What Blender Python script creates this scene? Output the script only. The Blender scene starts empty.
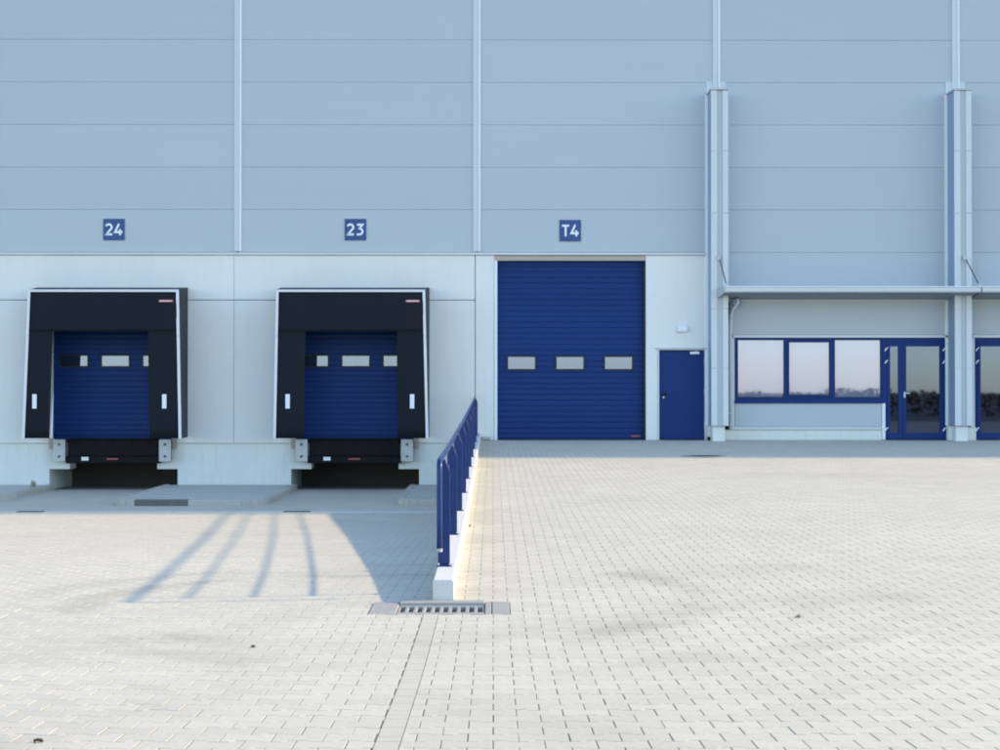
import bpy, bmesh, math, random
import numpy as np
from mathutils import Vector, Matrix

random.seed(7)
rng = np.random.default_rng(11)
scene = bpy.context.scene
C = scene.collection
R = math.radians

# ------------------------------------------------------------------ camera
DIST, EYE = 34.09, 1.136
cam_d = bpy.data.cameras.new('camera')
cam_d.sensor_width = 36.0
cam_d.lens = 54.0
cam_d.clip_start, cam_d.clip_end = 0.1, 5000
cam = bpy.data.objects.new('camera', cam_d)
C.objects.link(cam)
cam.location = (0, -DIST, EYE)
cam.rotation_euler = (R(90 + 0.573), 0, -R(0.267))
scene.camera = cam

# ------------------------------------------------------------------ sky, sun, exposure
SUN = Vector((2.23, 0.427, 1.0)).normalized()
world = bpy.data.worlds.new('World')
scene.world = world
world.use_nodes = True
wn = world.node_tree
bg = wn.nodes['Background']
sky = wn.nodes.new('ShaderNodeTexSky')
sky.sky_type = 'NISHITA'
sky.sun_disc = False
sky.sun_elevation = math.asin(SUN.z)
sky.sun_rotation = math.atan2(SUN.x, SUN.y)
sky.air_density = 1.0
sky.dust_density = 0.4
sky.ozone_density = 1.4
wn.links.new(sky.outputs[0], bg.inputs[0])
bg.inputs[1].default_value = 0.15
sun_d = bpy.data.lights.new('sun', 'SUN')
sun_d.energy = 2.2
sun_d.angle = R(1.3)
sun_d.color = (1.0, 0.76, 0.48)
sun = bpy.data.objects.new('sun', sun_d)
C.objects.link(sun)
sun.location = (60, 10, 40)
sun.rotation_euler = (-SUN).to_track_quat('-Z', 'Y').to_euler()
vs = scene.view_settings
vs.view_transform = 'Standard'
vs.look = 'None'
vs.gamma = 1.0
vs.use_curve_mapping = False
vs.exposure = 1.5
scene.cycles.max_bounces = 8
scene.cycles.filter_width = 1.9

# ------------------------------------------------------------------ materials
def nodes_of(m):
    m.use_nodes = True
    nt = m.node_tree
    return nt, nt.nodes['Principled BSDF']

def N(nt, t, **kw):
    n = nt.nodes.new(t)
    for k, v in kw.items():
        if k in n.inputs:
            n.inputs[k].default_value = v
        else:
            setattr(n, k, v)
    return n

def mathn(nt, op, a, b=None, c=None, clamp=False):
    n = nt.nodes.new('ShaderNodeMath')
    n.operation = op
    n.use_clamp = clamp
    for i, v in enumerate((a, b, c)):
        if v is None:
            continue
        if isinstance(v, (int, float)):
            n.inputs[i].default_value = v
        else:
            nt.links.new(v, n.inputs[i])
    return n.outputs[0]

def mixc(nt, fac, a, b, mode='MIX'):
    n = nt.nodes.new('ShaderNodeMix')
    n.data_type = 'RGBA'
    n.blend_type = mode
    for s, v in ((n.inputs[0], fac), (n.inputs[6], a), (n.inputs[7], b)):
        if isinstance(v, (int, float)):
            s.default_value = v
        elif isinstance(v, tuple):
            s.default_value = (*v, 1)
        else:
            nt.links.new(v, s)
    return n.outputs[2]

def ramp(nt, src, a, b):
    n = nt.nodes.new('ShaderNodeMapRange')
    n.interpolation_type = 'SMOOTHSTEP'
    n.inputs[1].default_value = a
    n.inputs[2].default_value = b
    nt.links.new(src, n.inputs[0])
    return n.outputs[0]

def material(name, col, rough=0.6, metal=0.0, var=0.06, scale=(1, 1, 1), noise=3.0, bump=0.0,
             bump_scale=40.0, dirt=None, dirt_amt=0.0, objvar=0.0, spec=0.5, speck=0.0):
    m = bpy.data.materials.new(name)
    nt, p = nodes_of(m)
    geo = N(nt, 'ShaderNodeNewGeometry')
    mp = N(nt, 'ShaderNodeMapping')
    mp.inputs['Scale'].default_value = scale
    nt.links.new(geo.outputs['Position'], mp.inputs[0])
    nz = N(nt, 'ShaderNodeTexNoise', Scale=noise, Detail=6.0, Roughness=0.6)
    nt.links.new(mp.outputs[0], nz.inputs['Vector'])
    f = mathn(nt, 'MULTIPLY_ADD', nz.outputs[0], 2 * var, 1 - var)
    if objvar:
        oi = N(nt, 'ShaderNodeObjectInfo')
        f = mathn(nt, 'MULTIPLY', f, mathn(nt, 'MULTIPLY_ADD', oi.outputs['Random'], 2 * objvar, 1 - objvar))
    if speck:
        ns = N(nt, 'ShaderNodeTexNoise', Scale=90.0, Detail=2.0)
        nt.links.new(geo.outputs['Position'], ns.inputs['Vector'])
        f = mathn(nt, 'MULTIPLY', f, mathn(nt, 'MULTIPLY_ADD', ns.outputs[0], 2 * speck, 1 - speck))
    cb = N(nt, 'ShaderNodeCombineXYZ')
    for i in range(3):
        nt.links.new(mathn(nt, 'MULTIPLY', f, float(col[i])), cb.inputs[i])
    out = cb.outputs[0]
    if dirt:
        nd = N(nt, 'ShaderNodeTexNoise', Scale=1.3, Detail=8.0, Roughness=0.7)
        mp2 = N(nt, 'ShaderNodeMapping')
        mp2.inputs['Scale'].default_value = (6, 6, 0.7)
        nt.links.new(geo.outputs['Position'], mp2.inputs[0])
        nt.links.new(mp2.outputs[0], nd.inputs['Vector'])
        out = mixc(nt, mathn(nt, 'MULTIPLY', ramp(nt, nd.outputs[0], 0.48, 0.72), dirt_amt), out, dirt)
    nt.links.new(out, p.inputs['Base Color'])
    nr = mathn(nt, 'MULTIPLY_ADD', nz.outputs[0], 0.2, rough - 0.1, clamp=True)
    nt.links.new(nr, p.inputs['Roughness'])
    p.inputs['Metallic'].default_value = metal
    p.inputs['Specular IOR Level'].default_value = spec
    if bump:
        nb = N(nt, 'ShaderNodeTexNoise', Scale=bump_scale, Detail=4.0)
        nt.links.new(geo.outputs['Position'], nb.inputs['Vector'])
        b = N(nt, 'ShaderNodeBump', Strength=bump, Distance=0.02)
        nt.links.new(nb.outputs[0], b.inputs['Height'])
        nt.links.new(b.outputs[0], p.inputs['Normal'])
    return m

def glass(name, refl, tint, through):
    m = bpy.data.materials.new(name)
    m.use_nodes = True
    nt = m.node_tree
    nt.nodes.remove(nt.nodes['Principled BSDF'])
    out = nt.nodes['Material Output']
    tr = N(nt, 'ShaderNodeBsdfTransparent', Color=(*through, 1))
    gl = N(nt, 'ShaderNodeBsdfGlossy', Roughness=0.02, Color=(*tint, 1))
    geo = N(nt, 'ShaderNodeNewGeometry')
    nb = N(nt, 'ShaderNodeTexNoise', Scale=2.2, Detail=1.0)
    nt.links.new(geo.outputs['Position'], nb.inputs['Vector'])
    b = N(nt, 'ShaderNodeBump', Strength=0.02, Distance=0.003)
    nt.links.new(nb.outputs[0], b.inputs['Height'])
    nt.links.new(b.outputs[0], gl.inputs['Normal'])
    mx = N(nt, 'ShaderNodeMixShader', Fac=refl)
    nt.links.new(tr.outputs[0], mx.inputs[1])
    nt.links.new(gl.outputs[0], mx.inputs[2])
    nt.links.new(mx.outputs[0], out.inputs['Surface'])
    return m

def paving_material(name, base, brick=False):
    m = bpy.data.materials.new(name)
    nt, p = nodes_of(m)
    geo = N(nt, 'ShaderNodeNewGeometry')
    pos = geo.outputs['Position']
    sx = N(nt, 'ShaderNodeSeparateXYZ')
    nt.links.new(pos, sx.inputs[0])
    f = None
    if not brick:
        at = N(nt, 'ShaderNodeAttribute', attribute_name='tint')
        f = mathn(nt, 'MULTIPLY_ADD', at.outputs['Fac'], 0.09, 0.955)
    n1 = N(nt, 'ShaderNodeTexNoise', Scale=0.45, Detail=7.0, Roughness=0.62)
    nt.links.new(pos, n1.inputs['Vector'])
    g = mathn(nt, 'MULTIPLY_ADD', n1.outputs[0], 0.24, 0.88)
    n2 = N(nt, 'ShaderNodeTexNoise', Scale=70.0, Detail=3.0)
    nt.links.new(pos, n2.inputs['Vector'])
    g = mathn(nt, 'MULTIPLY', g, mathn(nt, 'MULTIPLY_ADD', n2.outputs[0], 0.22, 0.89))
    if f is not None:
        g = mathn(nt, 'MULTIPLY', g, f)
    # tyre scuffs: soft arcs left by turning trucks
    nw = N(nt, 'ShaderNodeTexNoise', Scale=0.8, Detail=5.0)
    nt.links.new(pos, nw.inputs['Vector'])
    for cx, cy, rr, w, amt in ((-0.75, -22.9, 2.55, 0.16, 0.10), (-0.2, -22.6, 3.6, 0.16, 0.06),
                               (6.5, -31.5, 9.6, 0.3, 0.04), (6.5, -31.5, 11.3, 0.3, 0.04),
                               (-9.0, -33.5, 9.0, 0.25, 0.07), (-9.0, -33.5, 11.2, 0.22, 0.05),
                               (9.5, 6.0, 17.0, 0.4, 0.03), (9.5, 6.0, 15.1, 0.4, 0.03)):
        dx = mathn(nt, 'SUBTRACT', sx.outputs[0], cx)
        dy = mathn(nt, 'SUBTRACT', sx.outputs[1], cy)
        r2 = mathn(nt, 'ADD', mathn(nt, 'MULTIPLY', dx, dx), mathn(nt, 'MULTIPLY', dy, dy))
        r = mathn(nt, 'SQRT', r2)
        r = mathn(nt, 'ADD', r, mathn(nt, 'MULTIPLY', nw.outputs[0], 0.5))
        e = mathn(nt, 'ABSOLUTE', mathn(nt, 'SUBTRACT', r, rr))
        band = ramp(nt, e, w * 1.8, w * 0.3)
        band = mathn(nt, 'MULTIPLY', band, ramp(nt, nw.outputs[0], 0.42, 0.62))
        g = mathn(nt, 'MULTIPLY', g, mathn(nt, 'MULTIPLY_ADD', band, -1.6 * amt, 1.0))
    cb = N(nt, 'ShaderNodeCombineXYZ')
    for i in range(3):
        nt.links.new(mathn(nt, 'MULTIPLY', g, float(base[i])), cb.inputs[i])
    out = cb.outputs[0]
    # lime and moss bloom along the foot of the low wall
    ex = ramp(nt, mathn(nt, 'ABSOLUTE', mathn(nt, 'ADD', sx.outputs[0], 0.25)), 0.42, 0.02)
    ey = ramp(nt, sx.outputs[1], -24.5, -22.0)
    moss = mathn(nt, 'MULTIPLY', mathn(nt, 'MULTIPLY', ex, ey), mathn(nt, 'MULTIPLY', ramp(nt, nw.outputs[0], 0.35, 0.62), 0.34))
    out = mixc(nt, moss, out, (0.36, 0.365, 0.27))
    if brick:
        mp = N(nt, 'ShaderNodeMapping')
        nt.links.new(pos, mp.inputs[0])
        bt = N(nt, 'ShaderNodeTexBrick')
        bt.inputs['Color1'].default_value = (1, 1, 1, 1)
        bt.inputs['Color2'].default_value = (0.9, 0.9, 0.9, 1)
        bt.inputs['Mortar'].default_value = (0.55, 0.55, 0.52, 1)
        bt.inputs['Scale'].default_value = 1.0
        bt.inputs['Mortar Size'].default_value = 0.004
        bt.inputs['Brick Width'].default_value = 0.209
        bt.inputs['Row Height'].default_value = 0.149
        nt.links.new(mp.outputs[0], bt.inputs['Vector'])
        out = mixc(nt, 1.0, out, bt.outputs[0], 'MULTIPLY')
    nt.links.new(out, p.inputs['Base Color'])
    p.inputs['Roughness'].default_value = 0.88
    p.inputs['Specular IOR Level'].default_value = 0.3
    nb = N(nt, 'ShaderNodeTexNoise', Scale=120.0, Detail=3.0)
    nt.links.new(pos, nb.inputs['Vector'])
    b = N(nt, 'ShaderNodeBump', Strength=0.25, Distance=0.004)
    nt.links.new(nb.outputs[0], b.inputs['Height'])
    nt.links.new(b.outputs[0], p.inputs['Normal'])
    return m

M = {
    'clad': material('silver_cladding', (0.50, 0.54, 0.575), 0.5, 0.0, 0.035, (0.25, 1, 1.2), 2.0, objvar=0.02, bump=0.03, bump_scale=3.0),
    'strip': material('pale_flashing', (0.66, 0.68, 0.70), 0.45, 0.0, 0.03, objvar=0.02),
    'casing': material('dark_blue_grey', (0.26, 0.34, 0.46), 0.5, 0.0, 0.05),  # casing and hopper tone, darker and bluer than the front covers
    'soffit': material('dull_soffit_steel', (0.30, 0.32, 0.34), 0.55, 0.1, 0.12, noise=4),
    'blind': material('white_roller_blind', (0.78, 0.78, 0.78), 0.9, 0, 0.03),
    'strip_edge': material('bright_edge', (0.84, 0.86, 0.88), 0.4, 0.0, 0.02),
    'concrete': material('painted_concrete', (0.83, 0.82, 0.775), 0.75, 0, 0.045, (1, 1, 0.5), 1.2, bump=0.12, bump_scale=60,
                         dirt=(0.62, 0.62, 0.58), dirt_amt=0.14, objvar=0.015, speck=0.03),
    'plinth': material('plinth_concrete', (0.78, 0.785, 0.745), 0.8, 0, 0.07, (1, 1, 0.4), 1.8, bump=0.2, bump_scale=60,
                       dirt=(0.55, 0.55, 0.50), dirt_amt=0.3, speck=0.04),
    'wallpaint': material('white_wall_paint', (0.64, 0.64, 0.61), 0.8, 0, 0.06, (1, 1, 2), 2.5, bump=0.2, bump_scale=70,
                          dirt=(0.5, 0.5, 0.45), dirt_amt=0.3, speck=0.04),
    'blue': material('blue_door_paint', (0.006, 0.036, 0.165), 0.5, 0, 0.10, (0.5, 1, 2), 1.6, objvar=0.07, bump=0.04, bump_scale=9, spec=0.22),
    'blueflat': material('blue_steel_paint', (0.007, 0.034, 0.165), 0.5, 0, 0.06, bump=0.03, bump_scale=8, spec=0.22),
    'bluerail': material('blue_gloss_paint', (0.006, 0.030, 0.14), 0.3, 0, 0.08, noise=8, spec=0.35),
    'bluesign': material('blue_sign_face', (0.022, 0.07, 0.23), 0.4, 0, 0.03),
    'white': material('white_print', (0.85, 0.87, 0.9), 0.5, 0, 0.02),
    'alu': material('aluminium_profile', (0.72, 0.74, 0.78), 0.4, 0.15, 0.05, noise=6),
    'galv': material('galvanised_steel', (0.50, 0.53, 0.54), 0.45, 0.35, 0.16, noise=5, dirt=(0.30, 0.30, 0.28), dirt_amt=0.4),
    'fabric': material('black_flap_fabric', (0.011, 0.014, 0.021), 0.7, 0, 0.18, (1, 1, 0.6), 2.5, bump=0.35, bump_scale=4, objvar=0.05, spec=0.15),
    'fabric2': material('grey_shelter_canvas', (0.045, 0.05, 0.057), 0.7, 0, 0.15, (1, 1, 8), 5, bump=0.5, bump_scale=9, spec=0.2),
    'black': material('black_steel', (0.007, 0.007, 0.009), 0.6, 0, 0.25, noise=4, dirt=(0.02, 0.018, 0.016), dirt_amt=0.3, spec=0.15),
    'gasket': material('dark_gasket', (0.02, 0.022, 0.03), 0.6, 0, 0.1),
    'red': material('red_plate', (0.42, 0.10, 0.08), 0.5, 0, 0.05),
    'beige': material('beige_profile', (0.50, 0.44, 0.38), 0.6, 0, 0.06),
    'iron': material('cast_iron', (0.10, 0.10, 0.10), 0.65, 0.2, 0.2, noise=12),
    'grate': material('worn_grate_steel', (0.36, 0.36, 0.34), 0.6, 0.1, 0.2, noise=14),
    'pad': material('gutter_concrete', (0.34, 0.335, 0.31), 0.85, 0, 0.14, noise=6, bump=0.3, bump_scale=80, speck=0.08),
    'kerb': material('kerb_concrete', (0.47, 0.455, 0.40), 0.85, 0, 0.10, noise=4, bump=0.3, bump_scale=60, objvar=0.08, speck=0.06),
    'kerbdark': material('stained_kerb_concrete', (0.15, 0.145, 0.13), 0.9, 0, 0.3, noise=5, bump=0.3, bump_scale=60),
    'room': material('office_plaster', (0.35, 0.35, 0.34), 0.8, 0, 0.04),
    'soil': material('dark_soil', (0.055, 0.045, 0.03), 0.95, 0, 0.35, noise=0.5),
    'scrub': material('scrub_leaves', (0.055, 0.042, 0.018), 0.8, 0, 0.5, noise=0.6),
    'weed': material('weed_leaf', (0.24, 0.25, 0.12), 0.7, 0, 0.25, noise=20),
    'wood': material('brown_twig', (0.05, 0.035, 0.02), 0.8, 0, 0.2, noise=20),
    'pit': material('shaded_pit_concrete', (0.07, 0.067, 0.06), 0.9, 0, 0.15, noise=3),  # pit back: concrete coloured near black to carry the shade deep inside
    'roof': material('roof_membrane', (0.3, 0.3, 0.3), 0.9, 0, 0.05),
    'winglass': glass('mirror_window_glass', 0.27, (0.56, 0.62, 0.92), (0.86, 0.88, 0.92)),
    'doorglass': glass('grey_door_glass', 0.26, (0.39, 0.54, 0.90), (0.15, 0.16, 0.16)),
    'acryl': glass('acrylic_pane', 0.22, (0.50, 0.64, 1.0), (0.56, 0.62, 0.72)),
    'paver': paving_material('concrete_paver', (0.55, 0.524, 0.435)),
    'pavesheet': paving_material('jointing_sand_paving', (0.25, 0.24, 0.19), brick=False),
    'island': paving_material('island_paving', (0.56, 0.55, 0.49), brick=True),
}

# ------------------------------------------------------------------ mesh helpers
class MB:
    def __init__(s):
        s.v, s.f = [], []
    def box(s, x0, x1, y0, y1, z0, z1):
        n = len(s.v)
        s.v += [(x0, y0, z0), (x1, y0, z0), (x1, y1, z0), (x0, y1, z0), (x0, y0, z1), (x1, y0, z1), (x1, y1, z1), (x0, y1, z1)]
        for q in ((0, 3, 2, 1), (4, 5, 6, 7), (0, 1, 5, 4), (1, 2, 6, 5), (2, 3, 7, 6), (3, 0, 4, 7)):
            s.f.append(tuple(n + i for i in q))
        return s
    def prism(s, poly, axis, a, b):
        """extrude a 2-D polygon along an axis; poly in the two other axes (xz for y, xy for z, yz for x)"""
        n, k = len(s.v), len(poly)
        for t in (a, b):
            for p, q in poly:
                s.v.append({'y': (p, t, q), 'z': (p, q, t), 'x': (t, p, q)}[axis])
        s.f.append(tuple(range(n, n + k)))
        s.f.append(tuple(range(n + 2 * k - 1, n + k - 1, -1)))
        for i in range(k):
            j = (i + 1) % k
            s.f.append((n + i, n + k + i, n + k + j, n + j))
        return s
    def tube(s, pts, r, seg=12):
        pts = [Vector(p) for p in pts]
        n = len(s.v)
        prev = None
        for i, p in enumerate(pts):
            a = pts[max(i - 1, 0)]
            b = pts[min(i + 1, len(pts) - 1)]
            t = (b - a).normalized()
            up = Vector((1, 0, 0)) if abs(t.x) < 0.9 else Vector((0, 0, 1))
            if prev is not None:
                up = prev
            u = (up - t * up.dot(t)).normalized()
            prev = u
            w = t.cross(u)
            for k in range(seg):
                an = 2 * math.pi * k / seg
                s.v.append(tuple(p + (u * math.cos(an) + w * math.sin(an)) * r))
        for i in range(len(pts) - 1):
            for k in range(seg):
                k2 = (k + 1) % seg
                s.f.append((n + i * seg + k, n + i * seg + k2, n + (i + 1) * seg + k2, n + (i + 1) * seg + k))
        s.f.append(tuple(n + k for k in reversed(range(seg))))
        m = n + (len(pts) - 1) * seg
        s.f.append(tuple(m + k for k in range(seg)))
        return s
    def quad(s, *p):
        n = len(s.v)
        s.v += [tuple(q) for q in p]
        s.f.append(tuple(range(n, n + len(p))))
        return s

ORG = {}
def obj(name, mb, mat, parent=None, bevel=0.0, smooth=False, seg=1, origin=None):
    v = np.array(mb.v, dtype=float)
    lo, hi = v.min(0), v.max(0)
    o = np.array([(lo[0] + hi[0]) / 2, (lo[1] + hi[1]) / 2, lo[2]]) if origin is None else np.array(origin, float)
    me = bpy.data.meshes.new(name)
    me.from_pydata([tuple(p) for p in (v - o)], [], mb.f)
    bm = bmesh.new()
    bm.from_mesh(me)
    bmesh.ops.recalc_face_normals(bm, faces=bm.faces)
    if bevel:
        bmesh.ops.bevel(bm, geom=[e for e in bm.edges if e.calc_face_angle(0) > 0.5], offset=bevel, segments=seg, affect='EDGES', clamp_overlap=True)
    bm.to_mesh(me)
    bm.free()
    if smooth:
        for p in me.polygons:
            p.use_smooth = True
    me.materials.append(M[mat] if isinstance(mat, str) else mat)
    ob = bpy.data.objects.new(name, me)
    C.objects.link(ob)
    po = ORG[parent.name] if parent else np.zeros(3)
    ob.location = tuple(o - po)
    if parent:
        ob.parent = parent
    ORG[ob.name] = o
    return ob

def box(name, x0, x1, y0, y1, z0, z1, mat, parent=None, bevel=0.0, seg=1):
    return obj(name, MB().box(x0, x1, y0, y1, z0, z1), mat, parent, bevel, seg=seg)

def thing(name, loc, label, cat, group=None, kind=None):
    o = bpy.data.objects.new(name, None)
    C.objects.link(o)
    o.empty_display_size = 0.2
    o.location = loc
    ORG[o.name] = np.array(loc, float)
    return tag(o, label, cat, group, kind)

def tag(o, label, cat, group=None, kind=None):
    o['label'] = label
    o['category'] = cat
    if group:
        o['group'] = group
    if kind:
        o['kind'] = kind
    return o

S = 44.0
def PX(x, s=S):
    return (x - 493) / s
def PZ(y, s=S):
    return EYE + (390 - y) / s

# ------------------------------------------------------------------ ground
YD = [(0, 0.0), (4, -0.20), (6, -0.28), (8, -0.37), (10, -0.40), (13.5, -0.378), (20.5, -0.275), (28, -0.128), (34.09, 0.0), (34.6, 0.01)]
pd = np.array([p[0] for p in YD]); pz = np.array([p[1] for p in YD])
_dd = np.linspace(0, 34.6, 700)
_zz = np.interp(_dd, pd, pz)
_k = np.hanning(61); _k /= _k.sum()
_zz = np.convolve(np.pad(_zz, 30, mode='reflect', reflect_type='odd'), _k, mode='valid')
def z_yard(y):
    return np.interp(np.asarray(y, float) + DIST, _dd, _zz)
RAMP0, RAMP1, RAMPZ = 10.6, 27.2, -1.13
def z_ramp(y):
    d = np.asarray(y, float) + DIST
    t = np.clip((d - RAMP0) / (RAMP1 - RAMP0), 0, 1)
    za = float(z_yard(RAMP0 - DIST))
    t2 = t
    return np.where(d < RAMP0, z_yard(y), za + (RAMPZ - za) * t2)

WALL_L, WALL_R = -0.435, -0.285
def sheet(name, x0, x1, d0, d1, zf, n, drop, mat):
    mb = MB()
    ds = np.linspace(d0, d1, n)
    for d in ds:
        z = float(zf(d - DIST)) - drop
        mb.v += [(x0, d - DIST, z), (x1, d - DIST, z)]
    for i in range(n - 1):
        mb.f.append((2 * i, 2 * i + 1, 2 * i + 3, 2 * i + 2))
    return mb

PAVE_D0 = 4.3
ROW_D = PAVE_D0 + 40 * 0.149
yard = thing('paved_yard', (0, -DIST + 8, -0.4), 'sunlit yard of pale grey interlocking concrete pavers', 'pavement', kind='structure')
def join(a, b):
    n = len(a.v)
    a.v += b.v
    a.f += [tuple(i + n for i in f) for f in b.f]
    return a
PAD = (-0.86, 0.12, ROW_D, ROW_D + 4 * 0.149)   # gutter cut-out (x0,x1,d0,d1)
y1 = sheet('', WALL_R - 0.05, 60, PAD[3], 34.15, z_yard, 60, 0.0023, '')
join(y1, sheet('', -60, 60, PAVE_D0, ROW_D, z_yard, 24, 0.0023, ''))
join(y1, sheet('', PAD[1], 60, ROW_D, PAD[3], z_yard, 4, 0.0023, ''))
obj('jointing_sand', y1, 'pavesheet', yard)
ramp_o = thing('loading_ramp', (-6, -12, -1.0), 'paved ramp sloping down to the two loading docks beside the low wall', 'ramp', kind='structure')
obj('jointing_sand', join(sheet('', -60, WALL_L + 0.03, PAD[3], 35.4, z_ramp, 70, 0.0023, ''), sheet('', -60, PAD[0], ROW_D, PAD[3], z_ramp, 4, 0.0023, '')), 'pavesheet', ramp_o)

# pavers: I-shaped interlocking stones, running bond, rows parallel to the facade
L, P, A = 0.209, 0.149, 0.013
JX, JY = 0.0026, 0.0028
def outline(inset):
    hx = L / 2 - JX - inset
    xs = [-hx, -L * 0.29, -L * 0.19, L * 0.19, L * 0.29, hx]
    hs = [P / 2 + A, P / 2 + A, P / 2 - A, P / 2 - A, P / 2 + A, P / 2 + A]
    lo = [(x, -(h - JY - inset)) for x, h in zip(xs, hs)]
    hi = [(x, (h - JY - inset)) for x, h in zip(reversed(xs), reversed(hs))]
    return np.array(lo + hi)
O0, O1 = outline(0.0), outline(0.0012)
BV = np.vstack([np.c_[O0, np.full(12, -0.012)], np.c_[O0, np.full(12, -0.0009)], np.c_[O1, np.zeros(12)]])
BF = [tuple(range(24, 36))]
for a in (0, 12):
    for i in range(12):
        j = (i + 1) % 12
        BF.append((a + i, a + j, a + 12 + j, a + 12 + i))
# lighter version for far rows
BV2 = np.vstack([np.c_[O0, np.full(12, -0.012)], np.c_[O0, np.zeros(12)]])
BF2 = [tuple(range(12, 24))] + [(i, (i + 1) % 12, 12 + (i + 1) % 12, 12 + i) for i in range(12)]

def spots(d0, d1, xlo, xhi, phase, xmargin=1.6):
    out = []
    j = 0
    for d in np.arange(d0 + P / 2, d1, P):
        a = max(xlo, (-20 - 493) * d / 1500 - xmargin)
        b = min(xhi, (1020 - 493) * d / 1500 + xmargin)
        off = phase + (L / 2 if j % 2 else 0)
        k0 = math.floor((a - off) / L) - 1
        k1 = math.ceil((b - off) / L) + 1
        for k in range(k0, k1 + 1):
            x = off + k * L
            if x + L / 2 > xlo + 0.012 and x - L / 2 < xhi - 0.012 and a - L < x < b + L:
                out.append((x, d, xlo, xhi))
        j += 1
    return out

def build_pavers(name, items, zf, parent):
    """items (x, d, xlo, xhi) joined into one mesh"""
    vs_, faces, tints = [], [], []
    base = 0
    for far in (False, True):
        it = [q for q in items if (q[1] > 19) == far]
        if not it:
            continue
        T, F = (BV2, BF2) if far else (BV, BF)
        k = len(T)
        q = np.array(it)
        m = len(q)
        V = np.repeat(T[None], m, 0)
        tx = rng.normal(0, 0.002, (m, 1)); ty = rng.normal(0, 0.002, (m, 1)); dz = rng.normal(0, 0.0003, (m, 1))
        Z = V[:, :, 2] + dz + tx * V[:, :, 0] + ty * V[:, :, 1]
        X = V[:, :, 0] + q[:, 0:1] + rng.normal(0, 0.0008, (m, 1))
        Y = V[:, :, 1] + q[:, 1:2] - DIST + rng.normal(0, 0.0006, (m, 1))
        X = np.clip(X, q[:, 2:3] + 0.002, q[:, 3:4] - 0.002)
        Z = Z + zf(Y)
        vs_.append(np.stack([X, Y, Z], 2).reshape(-1, 3))
        tints.append(np.repeat(rng.random((m, 1)), k, 1).reshape(-1))
        for b in range(m):
            o = base + b * k
            faces.extend([tuple(i + o for i in f) for f in F])
        base += m * k
    V = np.vstack(vs_)
    po = ORG[parent.name]
    me = bpy.data.meshes.new(name)
    me.from_pydata((V - po).tolist(), [], faces)
    at = me.attributes.new('tint', 'FLOAT', 'POINT')
    at.data.foreach_set('value', np.concatenate(tints).astype(np.float32))
    me.materials.append(M['paver'])
    o = bpy.data.objects.new(name, me)
    C.objects.link(o)
    o.parent = parent
    o['kind'] = 'stuff'
    return o

SEAM = (-0.475, -0.372)
front_r = spots(PAVE_D0, ROW_D - 0.01, SEAM[1], 99, 0.0)
front_l = spots(PAVE_D0, ROW_D - 0.01, -99, SEAM[0], 0.04)
right = spots(ROW_D, PAD[3] - 0.01, PAD[1], 99, 0.0) + spots(PAD[3], 34.0, WALL_R, 99, 0.0)
left = spots(ROW_D, PAD[3] - 0.01, -99, PAD[0], 0.04) + spots(PAD[3], 34.2, -99, WALL_L, 0.04)

# the 300 largest in view: whole stones nearest the lens
def vis(q):
    x, d = q[0], q[1]
    px = 493 + 1500 * x / d
    return -20 < px < 1020 and d > 5.75 and q[2] + L / 2 < x < q[3] - L / 2
near = sorted([q for q in front_r + front_l if vis(q)], key=lambda q: q[1])[:300]
nearset = set((round(q[0], 4), round(q[1], 4)) for q in near)
rest = [q for q in front_r + front_l if (round(q[0], 4), round(q[1], 4)) not in nearset]
var = []
for k in range(7):
    me = bpy.data.meshes.new('paving_stone')
    me.from_pydata(BV.tolist(), [], BF)
    at = me.attributes.new('tint', 'FLOAT', 'POINT')
    at.data.foreach_set('value', np.full(len(BV), (k + 0.3) / 7, dtype=np.float32))
    me.materials.append(M['paver'])
    var.append(me)
po = ORG['paved_yard']
for x, d, _, _ in near:
    o = bpy.data.objects.new('paving_stone', random.choice(var))
    C.objects.link(o)
    o.parent = yard
    y = d - DIST
    sl = float(z_yard(y + 0.05) - z_yard(y - 0.05)) / 0.1
    o.location = (x - po[0] + random.gauss(0, 0.0008), y - po[1], float(z_yard(y)) - po[2] + random.gauss(0, 0.0003))
    o.rotation_euler = (math.atan(sl) + random.gauss(0, 0.002), random.gauss(0, 0.002), random.gauss(0, 0.002))
build_pavers('paving_stones', rest + right, z_yard, yard)
build_pavers('paving_stones', left, z_ramp, ramp_o)
# the narrow seam course of cut stones between the two lays
mb = MB()
d = PAVE_D0
while d < 10.25:
    ln = 0.209 * random.choice((1, 1, 1.0, 0.5))
    ln = min(ln, 10.28 - d)
    za, zb = float(z_yard(d - DIST)), float(z_yard(d + ln - DIST))
    nb = len(mb.v)
    x0, x1 = SEAM[0] + 0.0025, SEAM[1] - 0.0025
    for dz in (-0.012, 0.0):
        mb.v += [(x0, d + .002 - DIST, za + dz), (x1, d + .002 - DIST, za + dz), (x1, d + ln - .002 - DIST, zb + dz), (x0, d + ln - .002 - DIST, zb + dz)]
    for q in ((4, 5, 6, 7), (0, 1, 5, 4), (1, 2, 6, 5), (2, 3, 7, 6), (3, 0, 4, 7)):
        mb.f.append(tuple(nb + i for i in q))
    d += ln
so = obj('seam_course', mb, 'paver', yard)
so['kind'] = 'stuff'

# field beyond the paving and under everything
mb = MB()
mb.quad((-1500, -1500, -2.2), (1500, -1500, -2.2), (1500, 1500, -2.2), (-1500, 1500, -2.2))
mb.quad((-300, -29.85, -0.23), (300, -29.85, -0.23), (300, -60, -0.55), (-300, -60, -0.55))
mb.quad((-300, -60, -0.55), (300, -60, -0.55), (300, -900, -0.9), (-300, -900, -0.9))
tag(obj('field', mb, 'soil', origin=(0, 0, 0)), 'bare dark field beyond the paved yard', 'field', kind='structure')
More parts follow.
